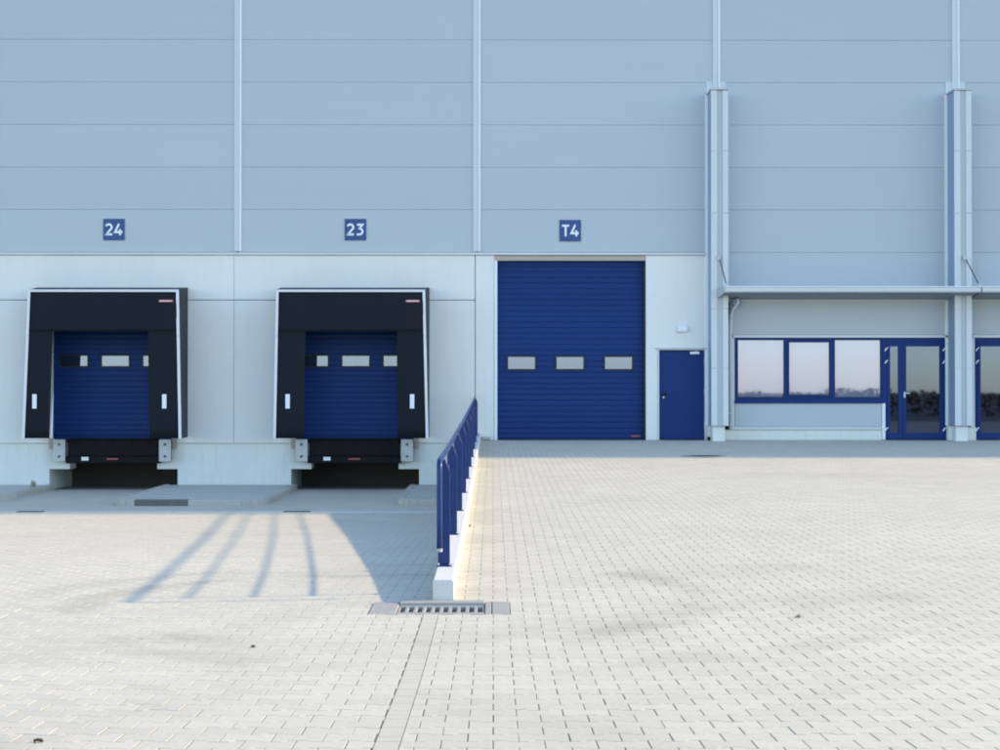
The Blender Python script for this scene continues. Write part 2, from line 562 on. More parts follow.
# scrub belt on the far side of the field
mb = MB()
for i in range(24000):
    x = random.uniform(-75, 95)
    y = -62 - random.random() * 4
    h = 0.98 + 0.14 * math.sin(x * 0.31) + 0.10 * math.sin(x * 0.83 + 1) + 0.10 * math.sin(x * 2.3)
    z = -0.62 + (h + 0.62) * random.random() ** 0.6
    s = random.uniform(0.06, 0.2)
    u = Vector((random.gauss(0, 1), random.gauss(0, 1), random.gauss(0, 1))).normalized() * s
    w = Vector((random.gauss(0, 1), random.gauss(0, 1), random.gauss(0, 1))).normalized() * s * 0.7
    p = Vector((x, y, z))
    mb.quad(p - u, p + w, p + u, p - w)
tag(obj('scrub', mb, 'scrub'), 'low dark belt of scrub across the field', 'scrub', kind='stuff')

# ------------------------------------------------------------------ warehouse
wh = thing('warehouse', (0, 0, 0), 'silver clad warehouse facade with pale concrete base and blue doors', 'building')
B = [-16.70, -11.36, -5.795, -0.364, 5.09, 10.55, 16.0]
Z0, PH, ROWS = 4.27, 0.968, 10
TOP = Z0 + PH * ROWS
mb = MB()
mb.box(-40, 70, 4.0, 40, -2.0, TOP)
mb.box(B[0], 5.25, 0.32, 4.0, -0.03, TOP - 0.002)
mb.box(5.25, 16.2, 0.32, 4.0, 3.16, TOP - 0.004)
mb.box(16.2, 70, 0.0, 4.0, -0.5, TOP - 0.001)
mb.box(-40, B[0], 0.0, 4.0, -2.0, TOP - 0.001)
obj('building_shell', mb, 'clad', wh, origin=(0, 0, 0))
mb = MB().box(5.25, 16.2, 0.30, 4.0, -0.15, -0.012)
obj('office_floor', mb, 'room', wh)
box('office_partition', 10.45, 10.62, 0.34, 3.98, -0.012, 3.15, 'room', wh)

# cladding panels
for b in range(6):
    rows = [(Z0 + PH * k, Z0 + PH * (k + 1)) for k in range(ROWS)]
    if b >= 4:
        rows += [(3.305, Z0 + 0.0)]
    for z0, z1 in rows:
        box('cladding_panel', B[b] + 0.012, B[b + 1] - 0.012, random.uniform(-0.0015, 0.0015), 0.12, z0 + 0.0019, z1 - 0.0019, 'clad', wh, 0.004)
# vertical cover strips over the bay joints
for i, x in enumerate(B[:6]):
    zb = 4.285 if i < 4 else 7.9
    st = box('cover_strip', x - 0.085, x + 0.035, -0.03, -0.003, zb, TOP - 0.05, 'strip', wh, 0.004)
    box('strip_lip', x + 0.0365, x + 0.078, -0.048, -0.003, zb, TOP - 0.05, 'strip_edge', st, 0.004)
box('parapet_coping', -40, 70, -0.07, 0.5, TOP + 0.002, TOP + 0.09, 'strip', wh)
# drip flashing between cladding and concrete
for b in range(4):
    d = box('drip_flashing', B[b] + 0.002 if b else B[b], B[b + 1] - (0.25 if b == 3 else 0), -0.045, 0.10, 4.205, 4.262, 'strip', wh, 0.004)
# concrete wall panels
J = [-16.70, -11.34, -5.886, -0.41]
for i in range(3):
    box('concrete_panel', J[i] + 0.0035, J[i + 1] - 0.0035, 0.0, 0.30, 3.187, 4.20, 'concrete', wh, 0.006)
DOCKS = (-8.62, -3.135)
cx = {1: DOCKS[0], 2: DOCKS[1]}
for i in range(3):
    x0, x1 = J[i] + 0.0035, J[i + 1] - 0.0035
    zb, zt = -0.07, 3.173
    if i == 0:
        box('concrete_panel', x0, x1, 0.002, 0.30, zb, zt, 'concrete', wh, 0.006)
        continue
    c = cx[i]
    poly = [(x0, zb), (c - 1.42, zb), (c - 1.42, 2.78), (c + 1.42, 2.78), (c + 1.42, zb), (x1, zb), (x1, zt), (x0, zt)]
    obj('concrete_panel', MB().prism(poly, 'y', 0.002, 0.30), 'concrete', wh, 0.006)
# concrete round the big door and the side door
T0, T1, TZ = PX(496.5), PX(645), PZ(260.5)
D0, D1, DZ = PX(659), PX(705), PZ(350)
box('concrete_panel', -0.398, T0 - 0.05, 0.004, 0.30, -1.3, 4.20, 'concrete', wh, 0.006)
poly = [(T1 + 0.02, -0.05), (D0 - 0.03, -0.05), (D0 - 0.03, DZ + 0.03), (D1 + 0.03, DZ + 0.03), (D1 + 0.03, -0.05), (5.06, -0.05), (5.06, 4.20), (T1 + 0.02, 4.20)]
obj('concrete_panel', MB().prism(poly, 'y', 0.004, 0.30), 'concrete', wh, 0.006)
box('foot_block', PX(482.5), PX(490.5), -0.07, 0.0, 0.005, 0.075, 'galv', wh, 0.006)
# plinth below the dock wall, cut out for the tail-lift pits
zb, zt = -1.30, -0.078
xs0 = J[0]
for i, c in ((1, DOCKS[0]), (2, DOCKS[1])):
    pass
segs = []
pit_in, pit_out = 0.99, 1.455
poly = [(J[0], zb)]
for c in DOCKS:
    poly += [(c - pit_out, zb), (c - pit_out, -0.66), (c - pit_in, -0.66), (c - pit_in, zt)]
    segs.append(poly + [(poly[0][0], zt)])
    poly = [(c + pit_in, zt), (c + pit_in, -0.66), (c + pit_out, -0.66), (c + pit_out, zb)]
    poly = [(c + pit_out, zb)]
    start = c
# left, middle and right plinth pieces
c0, c1 = DOCKS
pieces = [
    [(J[0], zb), (c0 - pit_out, zb), (c0 - pit_out, -0.66), (c0 - pit_in, -0.66), (c0 - pit_in, zt), (J[0], zt)],
    [(c0 + pit_in, zt), (c0 + pit_in, -0.66), (c0 + pit_out, -0.66), (c0 + pit_out, zb), (c1 - pit_out, zb), (c1 - pit_out, -0.66), (c1 - pit_in, -0.66), (c1 - pit_in, zt)],
    [(c1 + pit_in, zt), (c1 + pit_in, -0.66), (c1 + pit_out, -0.66), (c1 + pit_out, zb), (-0.402, zb), (-0.402, zt)],
]
for pl in pieces:
    obj('plinth', MB().prism(pl, 'y', 0.04, 0.55), 'plinth', wh, 0.004)
for c in DOCKS:
    box('pit_wall', c - pit_out - 0.2, c - pit_out - 0.001, 0.552, 1.899, -1.3, -0.08, 'plinth', wh)
    box('pit_wall', c + pit_out + 0.001, c + pit_out + 0.2, 0.552, 1.899, -1.3, -0.08, 'plinth', wh)
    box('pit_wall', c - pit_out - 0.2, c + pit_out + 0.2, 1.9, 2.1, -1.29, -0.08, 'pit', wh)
    # steel edge profiles at the corners of the door threshold
    for s in (-1, 1):
        xx = c + s * 1.39
        box('corner_profile', xx - 0.055, xx + 0.055, -0.02, 0.0005, -0.20, 0.05, 'beige', wh, 0.004)

# sectional doors -------------------------------------------------------
def rib_section(x0, x1, y, z0, z1, hole=None):
    """one ribbed steel door section; ribs are real grooves"""
    nrib = 4
    h = (z1 - z0) / nrib
    prof = []
    for k in range(nrib):
        a = z0 + k * h
        prof += [(y + 0.010, a), (y + 0.010, a + 0.006), (y + 0.001, a + 0.016), (y - 0.004, a + h * 0.5), (y + 0.001, a + h - 0.016), (y + 0.010, a + h - 0.006)]
    prof = prof + [(y + 0.010, z1), (y + 0.045, z1), (y + 0.045, z0)]
    mb = MB()
    mb.prism(prof, 'x', x0, x1)
    return mb

def sectional_door(name_label, x0, x1, y, z0, nsec, hs, win_row, win_x, wz, ww, wh_):
    door = thing('sectional_door', ((x0 + x1) / 2, y, z0), None, None)
    for k in ('label', 'category'):
        del door[k]
    door.parent = wh
    door['label'] = name_label
    for k in range(nsec):
        obj('door_section', rib_section(x0, x1, y, z0 + k * hs + 0.0002, z0 + (k + 1) * hs - 0.0002), 'blue', door)
    for xx in win_x:
        f = MB()
        a, b, lo, hi = xx - ww / 2, xx + ww / 2, wz - wh_ / 2, wz + wh_ / 2
        t = 0.035
        f.box(a - t, b + t, y - 0.022, y - 0.002, lo - t, lo)
        f.box(a - t, b + t, y - 0.022, y - 0.002, hi, hi + t)
        f.box(a - t, a, y - 0.022, y - 0.002, lo, hi)
        f.box(b, b + t, y - 0.022, y - 0.002, lo, hi)
        obj('window_frame', f, 'gasket', door)
        box('pane_backing', a, b, y - 0.0075, y - 0.0055, lo, hi, 'galv', door)
        box('pane', a, b, y - 0.0135, y - 0.0105, lo, hi, 'acryl', door)
    return door

tz = PZ(439.2)
sd = sectional_door('big blue sectional door under the T4 sign', T0 + 0.02, T1 - 0.02, 0.16, -0.0, 8, (TZ) / 8, 2,
                    [PX(521.5, 43.8), PX(570, 43.8), PX(618.5, 43.8)], PZ(363, 43.8), 0.61, 0.27)
box('bottom_seal', T0 + 0.02, T1 - 0.02, 0.15, 0.20, -0.03, 0.012, 'gasket', sd)
box('maker_plate', PX(632), PX(641), 0.148, 0.154, 0.065, 0.105, 'red', sd)
box('door_jamb', T0 - 0.047, T0 + 0.018, -0.012, 0.20, -0.02, TZ + 0.0, 'white', wh, 0.004)
box('door_jamb', T1 - 0.018, T1 + 0.017, 0.002, 0.20, -0.02, TZ + 0.0, 'gasket', wh, 0.003)
box('door_lintel', T0 - 0.047, T1 + 0.017, 0.02, 0.20, TZ + 0.003, 4.198, 'beige', wh, 0.003)

for c, lab in ((DOCKS[0], 'blue dock door inside the shelter below the 24 sign'), (DOCKS[1], 'blue dock door inside the shelter below the 23 sign')):
    sectional_door(lab, c - 1.40, c + 1.40, 0.20, -0.045, 6, 0.4985, 3, [c - 0.945, c, c + 0.945], PZ(361, 43.75), 0.61, 0.23)

# side door --------------------------------------------------------------
pdoor = thing('side_door', ((D0 + D1) / 2, 0.08, 0), 'plain blue steel door under the wall lamp', None)
del pdoor['category']
pdoor.parent = wh
box('door_leaf', D0 + 0.012, D1 - 0.012, 0.05, 0.10, 0.012, DZ - 0.012, 'blueflat', pdoor, 0.004)
f = MB()
f.box(D0 - 0.028, D0 + 0.006, -0.012, 0.12, -0.01, DZ)
f.box(D1 - 0.006, D1 + 0.028, -0.012, 0.12, -0.01, DZ)
f.box(D0 - 0.028, D1 + 0.028, -0.012, 0.12, DZ + 0.001, DZ + 0.028)
obj('door_frame', f, 'strip', pdoor)
box('drip_ledge', PX(654.5), PX(708.5), -0.05, 0.003, DZ + 0.03, DZ + 0.055, 'strip', pdoor, 0.003)
box('closer', PX(690.3), PX(699.7), 0.0, 0.05, PZ(354.2), PZ(351.5), 'white', pdoor, 0.01)
box('closer_arm', PX(696), PX(696.9), 0.01, 0.045, PZ(351.4), PZ(350.2), 'alu', pdoor)
box('lock_plate', PX(662.4), PX(665.2), 0.035, 0.05, PZ(398.8), PZ(392.2), 'gasket', pdoor, 0.004)
hm = MB().tube([(PX(663.8), 0.04, PZ(394)), (PX(663.8), -0.01, PZ(394)), (PX(666.8), -0.012, PZ(394))], 0.012, 8)
obj('handle', hm, 'black', pdoor, smooth=True)
obj('key_cylinder', MB().tube([(PX(663.8), 0.036, PZ(397.4)), (PX(663.8), 0.02, PZ(397.4))], 0.02, 10), 'alu', pdoor)
for z in (0.3, 1.05, 1.75):
    obj('hinge', MB().tube([(D1 - 0.004, 0.03, z), (D1 - 0.004, 0.03, z + 0.1)], 0.011, 8), 'alu', pdoor)

# office bays --------------------------------------------------------------
def frame_rect(x0, x1, y0, y1, z0, z1, t):
    mb = MB()
    mb.box(x0, x1, y0, y1, z0, z0 + t)
    mb.box(x0, x1, y0, y1, z1 - t, z1)
    mb.box(x0, x0 + t, y0, y1, z0 + t, z1 - t)
    mb.box(x1 - t, x1, y0, y1, z0 + t, z1 - t)
    return mb

def office_bay(ox, mir):
    """ox: image-left edge of bay 1 at px 717; mir mirrors the bay about its own centre"""
    w0, w1 = PX(731), PX(951)
    mid = (w0 + w1) / 2
    def X(px):
        x = PX(px)
        return (2 * mid - x if mir else x) + ox
    def bx(nm, a, b, y0, y1, z0, z1, mat, par, bev=0.0):
        xa, xb = sorted((X(a), X(b)))
        return box(nm, xa, xb, y0, y1, z0, z1, mat, par, bev)
    which = 'beyond the second pilaster' if mir else 'between the two pilasters'
    bx('cladding_panel', 730.4, 950.5, 0.0, 0.12, 2.395, 3.293, 'clad', wh, 0.004)
    bx('head_trim', 733, 949, -0.03, 0.10, 2.325, 2.39, 'strip', wh, 0.004)
    bx('side_trim', 730.5, 734.6, -0.02, 0.11, 0.305, 2.32, 'strip', wh, 0.004)
    bx('side_trim', 947, 951, -0.02, 0.11, 0.005, 2.32, 'strip', wh, 0.004)
    bx('apron_panel', 735.2, 882, 0.0, 0.12, 0.305, 0.835, 'clad', wh, 0.004)
    bx('apron_trim', 882.3, 885.6, -0.02, 0.12, 0.005, 0.835, 'strip_edge', wh, 0.004)
    bx('base_sill', 730, 882.0, -0.05, 0.11, 0.235, 0.30, 'strip', wh, 0.006)
    bx('concrete_base', 724.6, 882.0, -0.01, 0.28, -0.15, 0.23, 'plinth', wh, 0.006)
    bx('concrete_base', 947.2, 956.5, -0.12, 0.28, -0.15, 0.29, 'plinth', wh, 0.006)
    # window band
    win = thing('window_band', ((X(735) + X(883)) / 2, 0.05, 0.84), 'three-part mirrored window in blue frames ' + which, None)
    del win['category']
    win.parent = wh
    fz0, fz1 = PZ(402), PZ(338.3)
    mb = MB()
    def fb(a, b, y0, y1, z0, z1):
        xa, xb = sorted((X(a), X(b)))
        mb.box(xa, xb, y0, y1, z0, z1)
    fb(735.2, 883, 0.02, 0.10, PZ(340), fz1)
    fb(735.2, 883, 0.02, 0.10, fz0, PZ(397.6))
    for a, b in ((735.2, 738.4), (784.4, 787.6), (832.3, 835.6), (881.4, 883)):
        fb(a, b, 0.022, 0.098, PZ(397.6), PZ(340))
    obj('frame', mb, 'blueflat', win)
    bx('window_sill', 734.2, 883.2, -0.045, 0.019, PZ(403.4), PZ(400.8), 'blueflat', win, 0.004)
    xa, xb = sorted((X(787.7), X(832.2)))
    obj('casement', frame_rect(xa, xb, 0.004, 0.09, PZ(397.4), PZ(340.2), 0.045), 'blueflat', win, 0.004)
    for a, b, z0, z1 in ((738.5, 784.3, 397.5, 340.1), (789.9, 830.0, 395.2, 342.3), (835.7, 881.3, 397.5, 340.1)):
        bx('pane', a, b, 0.055, 0.062, PZ(z0), PZ(z1), 'winglass', win)
        bx('roller_blind', a + 0.4, b - 0.4, 0.082, 0.084, PZ(z0) + 0.01, PZ(z1) - 0.01, 'blind', win)
    # glazed door
    dr = thing('glazed_door', ((X(883) + X(946)) / 2, 0.05, 0), 'blue framed glass entrance door with side light ' + which, None)
    del dr['category']
    dr.parent = wh
    mb = MB()
    fb(883.1, 947, 0.015, 0.10, PZ(342), fz1)
    fb(883.1, 887.5, 0.015, 0.10, 0.0, PZ(342))
    fb(943.8, 947, 0.015, 0.10, 0.0, PZ(342))
    obj('door_frame', mb, 'blueflat', dr)
    def leaf(nm, a, b, pa, pb):
        mb2 = MB()
        for q in ((a, pa, 0.012, PZ(342.2)), (pb, b, 0.012, PZ(342.2))):
            xa, xb = sorted((X(q[0]), X(q[1])))
            mb2.box(xa, xb, 0.0, 0.075, q[2], q[3])
        xa, xb = sorted((X(pa), X(pb)))
        mb2.box(xa, xb, 0.0, 0.075, 0.012, PZ(433))
        mb2.box(xa, xb, 0.0, 0.075, PZ(346.3), PZ(342.2))
        lf = obj(nm, mb2, 'blueflat', dr)
        bx('pane', pa, pb, 0.04, 0.047, PZ(433), PZ(346.3), 'doorglass', dr)
        return lf
    leaf('side_leaf', 887.6, 903.0, 890.6, 899.2)
    leaf('door_leaf', 903.3, 943.7, 906.8, 940.8)
    for z in (PZ(349.5), PZ(362), PZ(429.5)):
        for px in (886.4, 944.6):
            xx = X(px)
            hmb = MB().tube([(xx - 0.03, -0.02, z - 0.035), (xx + 0.012, -0.026, z + 0.03)], 0.016, 8)
            hmb.tube([(xx + 0.012, -0.026, z + 0.025), (xx + 0.04, -0.012, z + 0.04)], 0.014, 8)
            obj('hinge', hmb, 'white', dr)
    xx = X(905)
    s = -1 if mir else 1
    hb = MB().tube([(xx, 0.0, PZ(393.3)), (xx, -0.05, PZ(393.3)), (xx + s * 0.11, -0.055, PZ(393.3))], 0.012, 8)
    hb.box(xx - 0.018, xx + 0.018, -0.010, -0.001, PZ(397.6), PZ(391.8))
    obj('handle', hb, 'alu', dr)

office_bay(0.0, False)
office_bay(B[5] - B[4], True)

# pilasters ---------------------------------------------------------------
def pilaster(x):
    """x: left face"""
    pil = thing('pilaster', (x + 0.19, -0.28, 0.3), None, None)
    for k in ('label', 'category'):
        del pil[k]
    pil.parent = wh
    zt = 7.86
    w = 0.385
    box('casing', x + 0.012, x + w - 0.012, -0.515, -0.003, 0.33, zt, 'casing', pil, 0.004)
    box('recess_cover', x + 0.014, x + w - 0.014, -0.5275, -0.516, 0.332, zt - 0.002, 'clad', pil)
    cs = (0.33, 1.62, 2.95, 5.1, 6.5, zt)
    for a, b in zip(cs[:-1], cs[1:]):
        box('front_cover', x, x + 0.135, -0.556, -0.528, a + 0.003, b - 0.003, 'strip', pil, 0.004)
        box('front_cover', x + w - 0.125, x + w, -0.556, -0.528, a + 0.003, b - 0.003, 'strip', pil, 0.004)
    box('wall_flange', x - 0.055, x + 0.010, -0.030, -0.004, 0.33, zt - 0.002, 'strip_edge', pil, 0.003)
    box('wall_flange', x + w - 0.010, x + w + 0.055, -0.030, -0.004, 0.33, zt - 0.002, 'strip', pil, 0.003)
    box('top_cap', x - 0.02, x + w + 0.02, -0.58, -0.002, zt + 0.002, zt + 0.035, 'galv', pil, 0.004)
    box('back_plate', x - 0.03, x + w + 0.03, -0.014, -0.0025, zt + 0.036, zt + 0.30, 'strip', pil)
    box('foot', x + 0.04, x + w - 0.07, -0.47, -0.02, -0.12, 0.325, 'plinth', pil, 0.008)
    return pil
for x in (4.885, 10.345, 15.805):
    pilaster(x)

# canopy --------------------------------------------------------------------
def canopy(x0, x1, endcap, tiex):
    cn = thing('canopy', ((x0 + x1) / 2, -0.5, 3.2), None, None)
    for k in ('label', 'category'):
        del cn[k]
    cn.parent = wh
    obj('deck', MB().prism([(-1.02, 3.375), (-1.02, 3.395), (-0.008, 3.45), (-0.008, 3.43)], 'x', x0, x1), 'galv', cn)
    nb = 9
    wv = (x1 - x0 - 0.02) / nb
    for k in range(nb):
        a = x0 + 0.01 + k * wv
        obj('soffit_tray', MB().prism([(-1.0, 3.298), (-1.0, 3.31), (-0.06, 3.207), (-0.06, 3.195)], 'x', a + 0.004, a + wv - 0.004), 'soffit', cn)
    box('fascia', x0, x1, -1.05, -1.022, 3.315, 3.40, 'strip', cn, 0.005)
    box('fascia_lip', x0, x1, -1.075, -1.02, 3.402, 3.425, 'strip_edge', cn, 0.004)
    box('gutter_lip', x0, x1, -1.062, -1.02, 3.29, 3.313, 'galv', cn, 0.004)
    box('ledger', x0, x1, -0.058, -0.008, 3.15, 3.193, 'strip', cn, 0.005)
    if endcap:
        ec = MB()
        for ddx in (0, 0.028):
            ec.v += [(x0 - 0.03 + ddx, -1.05, 3.29), (x0 - 0.03 + ddx, -1.05, 3.42), (x0 - 0.11 + ddx, -0.558, 3.40), (x0 - 0.11 + ddx, -0.558, 3.19)]
        ec.f += [(0, 1, 2, 3), (7, 6, 5, 4), (0, 4, 5, 1), (1, 5, 6, 2), (2, 6, 7, 3), (3, 7, 4, 0)]
        obj('end_cap', ec, 'galv', cn)
    rod = MB().tube([(tiex[0], -0.57, PZ(258, 44.75)), (tiex[1], -1.0, 3.43)], 0.014, 8)
    tr = obj('tie_rod', rod, 'iron', cn)
    box('bracket', tiex[0] - 0.05, tiex[0] + 0.02, -0.60, -0.558, PZ(260, 44.75), PZ(255, 44.75), 'galv', cn, 0.004)
    obj('bracket', MB().prism([(tiex[1] - 0.03, 3.428), (tiex[1] + 0.06, 3.428), (tiex[1] + 0.01, 3.50), (tiex[1] - 0.02, 3.50)], 'y', -1.01, -0.99), 'galv', cn)
    return cn
canopy(5.13, 10.775, True, (PX(719.7, 44.75), PX(727, 45.3)))
canopy(10.80, 16.3, False, (PX(966.3, 44.75), PX(980.5, 45.3)))
# rain pipe beside the pilaster
dp = MB().tube([(5.52, -0.30, 3.20), (5.52, -0.30, 3.10), (5.44, -0.20, 2.98), (5.40, -0.13, 2.86), (5.385, -0.11, 2.6), (5.385, -0.11, 0.25)], 0.038, 12)
rp = obj('rain_pipe', dp, 'strip', wh, smooth=True)
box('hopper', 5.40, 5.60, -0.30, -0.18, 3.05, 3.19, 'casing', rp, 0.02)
for z in (0.6, 1.5, 2.4):
    box('pipe_clip', 5.338, 5.432, -0.155, -0.005, z, z + 0.025, 'galv', rp)

# ------------------------------------------------------------------ number signs
def arc(cx, cz, r, a0, a1, n=10, rz=None):
    rz = rz or r
    return [(cx + r * math.cos(R(a0 + (a1 - a0) * i / n)), cz + rz * math.sin(R(a0 + (a1 - a0) * i / n))) for i in range(n + 1)]
GLYPH = {   # strokes in a 0.62 x 1 cell
    '2': [arc(0.27, 0.70, 0.25, 160, -25, 12) + [(0.06, 0.075), (0.10, 0.075), (0.58, 0.075)]],
    '3': [[(0.05, 0.925), (0.52, 0.925), (0.28, 0.60)] + arc(0.26, 0.335, 0.27, 78, -100, 12, 0.262) + [(0.03, 0.09)]],
    '4': [[(0.36, 1.0), (0.02, 0.27), (0.66, 0.27)], [(0.45, 0.52), (0.45, 0.0)]],
    'T': [[(0.0, 0.925), (0.62, 0.925)], [(0.31, 0.92), (0.31, 0.0)]],
}
def stroke(mb, pts, w, y0, y1):
    n = len(pts)
    lft, rgt = [], []
    for i, p in enumerate(pts):
        p = Vector(p)
        a = Vector(pts[max(i - 1, 0)]); b = Vector(pts[min(i + 1, n - 1)])
        t0 = (p - a).normalized() if i else (b - p).normalized()
        t1 = (b - p).normalized() if i < n - 1 else t0
        nrm0 = Vector((-t0.y, t0.x)); nrm1 = Vector((-t1.y, t1.x))
        m = (nrm0 + nrm1)
        m = m.normalized() if m.length > 1e-4 else nrm0
        k = min(1.0 / max(m.dot(nrm0), 0.3), 2.2)
        lft.append(p + m * w * k); rgt.append(p - m * w * k)
    for i in range(n - 1):
        q = [lft[i], rgt[i], rgt[i + 1], lft[i + 1]]
        b = len(mb.v)
        mb.v += [(v.x, y0, v.y) for v in q] + [(v.x, y1, v.y) for v in q]
        for f in ((0, 1, 2, 3), (4, 7, 6, 5), (0, 4, 5, 1), (2, 6, 7, 3), (1, 5, 6, 2), (3, 7, 4, 0)):
            mb.f.append(tuple(b + j for j in f))

def number_sign(text, px, py, label):
    x, z, h = PX(px), PZ(py), 0.243
    sg = thing('number_sign', (x, -0.02, z - h), label, 'sign', 'dock number signs')
    box('sign_plate', x - h, x + h, -0.022, -0.003, z - h, z + h, 'bluesign', sg, 0.003)
    ch = 0.262
    cw = ch * 0.62
    gap = 0.045
    x0 = x - (2 * cw + gap) / 2
    for k, c in enumerate(text):
        mb = MB()
        for si, st in enumerate(GLYPH[c]):
            pts = [(x0 + k * (cw + gap) + p[0] * ch, z - ch / 2 + p[1] * ch) for p in st]
            stroke(mb, pts, 0.0235, -0.0262 - 0.0008 * si, -0.0225)
        obj('numeral', mb, 'white', sg)
number_sign('24', 114.2, 229.6, 'blue square sign reading 24 above the dock shelter with the peeling flap')
number_sign('23', 355.4, 229.6, 'blue square sign reading 23 above the dock shelter beside the railing')
number_sign('T4', 570.2, 230.5, 'blue square sign reading T4 above the tall blue door')

# ------------------------------------------------------------------ dock shelters
def shelter(c, lo_t, lo_b, li_t, li_b, ri_t, ri_b, ro_t, ro_b, label, back_w, peel):
    yb, yf = -0.004, -0.955
    s = 45.27
    zt, zf, zbm, zm = PZ(287.6), PZ(289.6, s), PZ(438.2, s), PZ(331.2, s)
    sh = thing('dock_shelter', (c, yf / 2, zbm), label, 'dock shelter', 'dock shelters on the loading bays')
    # canvas box: two sides and a sloping top
    for sgn, xb_, xt, xb in ((-1, c - back_w, c + lo_t, c + lo_b), (1, c + back_w, c + ro_t, c + ro_b)):
        mb = MB()
        t = 0.03 * sgn
        mb.v += [(xb_, yb, zbm), (xb, yf + 0.03, zbm), (xt, yf + 0.03, zf - 0.01), (xb_, yb, zt - 0.01)]
        mb.v += [(xb_ - t, yb, zbm), (xb - t, yf + 0.03, zbm), (xt - t, yf + 0.03, zf - 0.04), (xb_ - t, yb, zt - 0.04)]
        mb.f += [(0, 1, 2, 3), (7, 6, 5, 4), (0, 4, 5, 1), (1, 5, 6, 2), (2, 6, 7, 3), (3, 7, 4, 0)]
        obj('side_canvas', mb, 'fabric2', sh)
    mb = MB()
    mb.v += [(c - back_w, yb, zt), (c + back_w, yb, zt), (c + ro_t, yf + 0.03, zf), (c + lo_t, yf + 0.03, zf)]
    mb.v += [(c - back_w, yb, zt - 0.03), (c + back_w, yb, zt - 0.03), (c + ro_t, yf + 0.03, zf - 0.03), (c + lo_t, yf + 0.03, zf - 0.03)]
    mb.f += [(0, 1, 2, 3), (7, 6, 5, 4), (0, 4, 5, 1), (1, 5, 6, 2), (2, 6, 7, 3), (3, 7, 4, 0)]
    obj('top_canvas', mb, 'fabric2', sh)
    # flaps, with a slight belly
    def flap(nm, a_t, a_b, b_t, b_b, y, z0, z1, belly):
        mb = MB()
        nu, nv = 6, 14
        for side in (0, 1):
            for j in range(nv + 1):
                v = j / nv
                for i in range(nu + 1):
                    u = i / nu
                    xa = a_b + (a_t - a_b) * v; xb = b_b + (b_t - b_b) * v
                    yy = y - belly * math.sin(math.pi * v) * (0.4 + 0.6 * u) * (1 + 0.5 * math.sin(7 * v + c)) + 0.008 * side
                    mb.v.append((xa + (xb - xa) * u, yy, z0 + (z1 - z0) * v))
        k = (nu + 1) * (nv + 1)
        for j in range(nv):
            for i in range(nu):
                q = (j * (nu + 1) + i, j * (nu + 1) + i + 1, (j + 1) * (nu + 1) + i + 1, (j + 1) * (nu + 1) + i)
                mb.f.append(q)
                mb.f.append(tuple(k + w for w in reversed(q)))
        ring = [i for i in range(nu + 1)] + [j * (nu + 1) + nu for j in range(1, nv + 1)] + [nv * (nu + 1) + i for i in range(nu - 1, -1, -1)] + [j * (nu + 1) for j in range(nv - 1, 0, -1)]
        for a, b in zip(ring, ring[1:] + ring[:1]):
            mb.f.append((a, k + a, k + b, b))
        return obj(nm, mb, 'fabric', sh, smooth=True)
    lf = flap('side_flap', c + li_t, c + li_b, c + lo_t + 0.05, c + lo_b + 0.05, yf, zbm, zf - 0.08, 0.010)
    rf = flap('side_flap', c + ri_t, c + ri_b, c + ro_t - 0.05, c + ro_b - 0.05, yf, zbm, zf - 0.08, 0.010)
    flap('top_flap', c + lo_t + 0.05, c + lo_t + 0.03, c + ro_t - 0.05, c + ro_t - 0.03, yf - 0.022, zm, zf - 0.055, 0.008)
    # aluminium edge strips
    st = 0.058
    zk = zm - 0.10
    for sgn, xt, xb in ((-1, c + lo_t, c + lo_b), (1, c + ro_t, c + ro_b)):
        xm = xt + (xb - xt) * 0.30
        mb = MB().prism([(xt, zf), (xt - sgn * st, zf), (xm - sgn * st, zk), (xm, zk)], 'y', yf - 0.03, yf + 0.025)
        obj('edge_strip', mb, 'alu', sh, 0.004)
        mb = MB().prism([(xm, zk - 0.004), (xm - sgn * st, zk - 0.004), (xb - sgn * st, zbm - 0.01), (xb, zbm - 0.01)], 'y', yf - 0.022, yf + 0.025)
        obj('edge_strip', mb, 'alu', sh, 0.004)
    box('edge_strip', c + lo_t + st + 0.002, c + ro_t - st - 0.002, yf - 0.032, yf + 0.025, zf - 0.055, zf, 'alu', sh, 0.004)
    # white guide marks and the maker's plate
    for px in ((li_b + lo_b) / 2 - 0.02, (ri_b + ro_b) / 2 - 0.02):
        box('guide_mark', c + px - 0.048, c + px + 0.048, yf - 0.034, yf - 0.024, PZ(408.5, s), PZ(394.2, s), 'white', sh, 0.003)
    box('maker_plate', c + ro_t - 0.43, c + ro_t - 0.115, yf - 0.046, yf - 0.036, PZ(302.4, s), PZ(299.8, s), 'red', sh)
    box('plate_print', c + ro_t - 0.41, c + ro_t - 0.14, yf - 0.0475, yf - 0.0465, PZ(301.5, s), PZ(300.7, s), 'white', sh)
    if peel:
        mb = MB().prism([(c + li_b + 0.0, zbm), (c + li_b + 0.055, zbm), (c + li_t * 0.6 + li_b * 0.4 + 0.025, zbm + 1.05)], 'y', yf + 0.03, yf + 0.045)
        obj('peeled_edge', mb, 'alu', sh)
    return sh
shelter(DOCKS[0] - 0.02, -1.62, -1.745, -1.05, -1.145, 1.013, 1.06, 1.70, 1.765, 'black dock shelter with a peeling pale flap edge, below the 24 sign', 1.71, True)
shelter(DOCKS[1], -1.655, -1.715, -1.0, -1.035, 1.0, 1.03, 1.635, 1.71, 'black dock shelter beside the blue railing, below the 23 sign', 1.69, False)

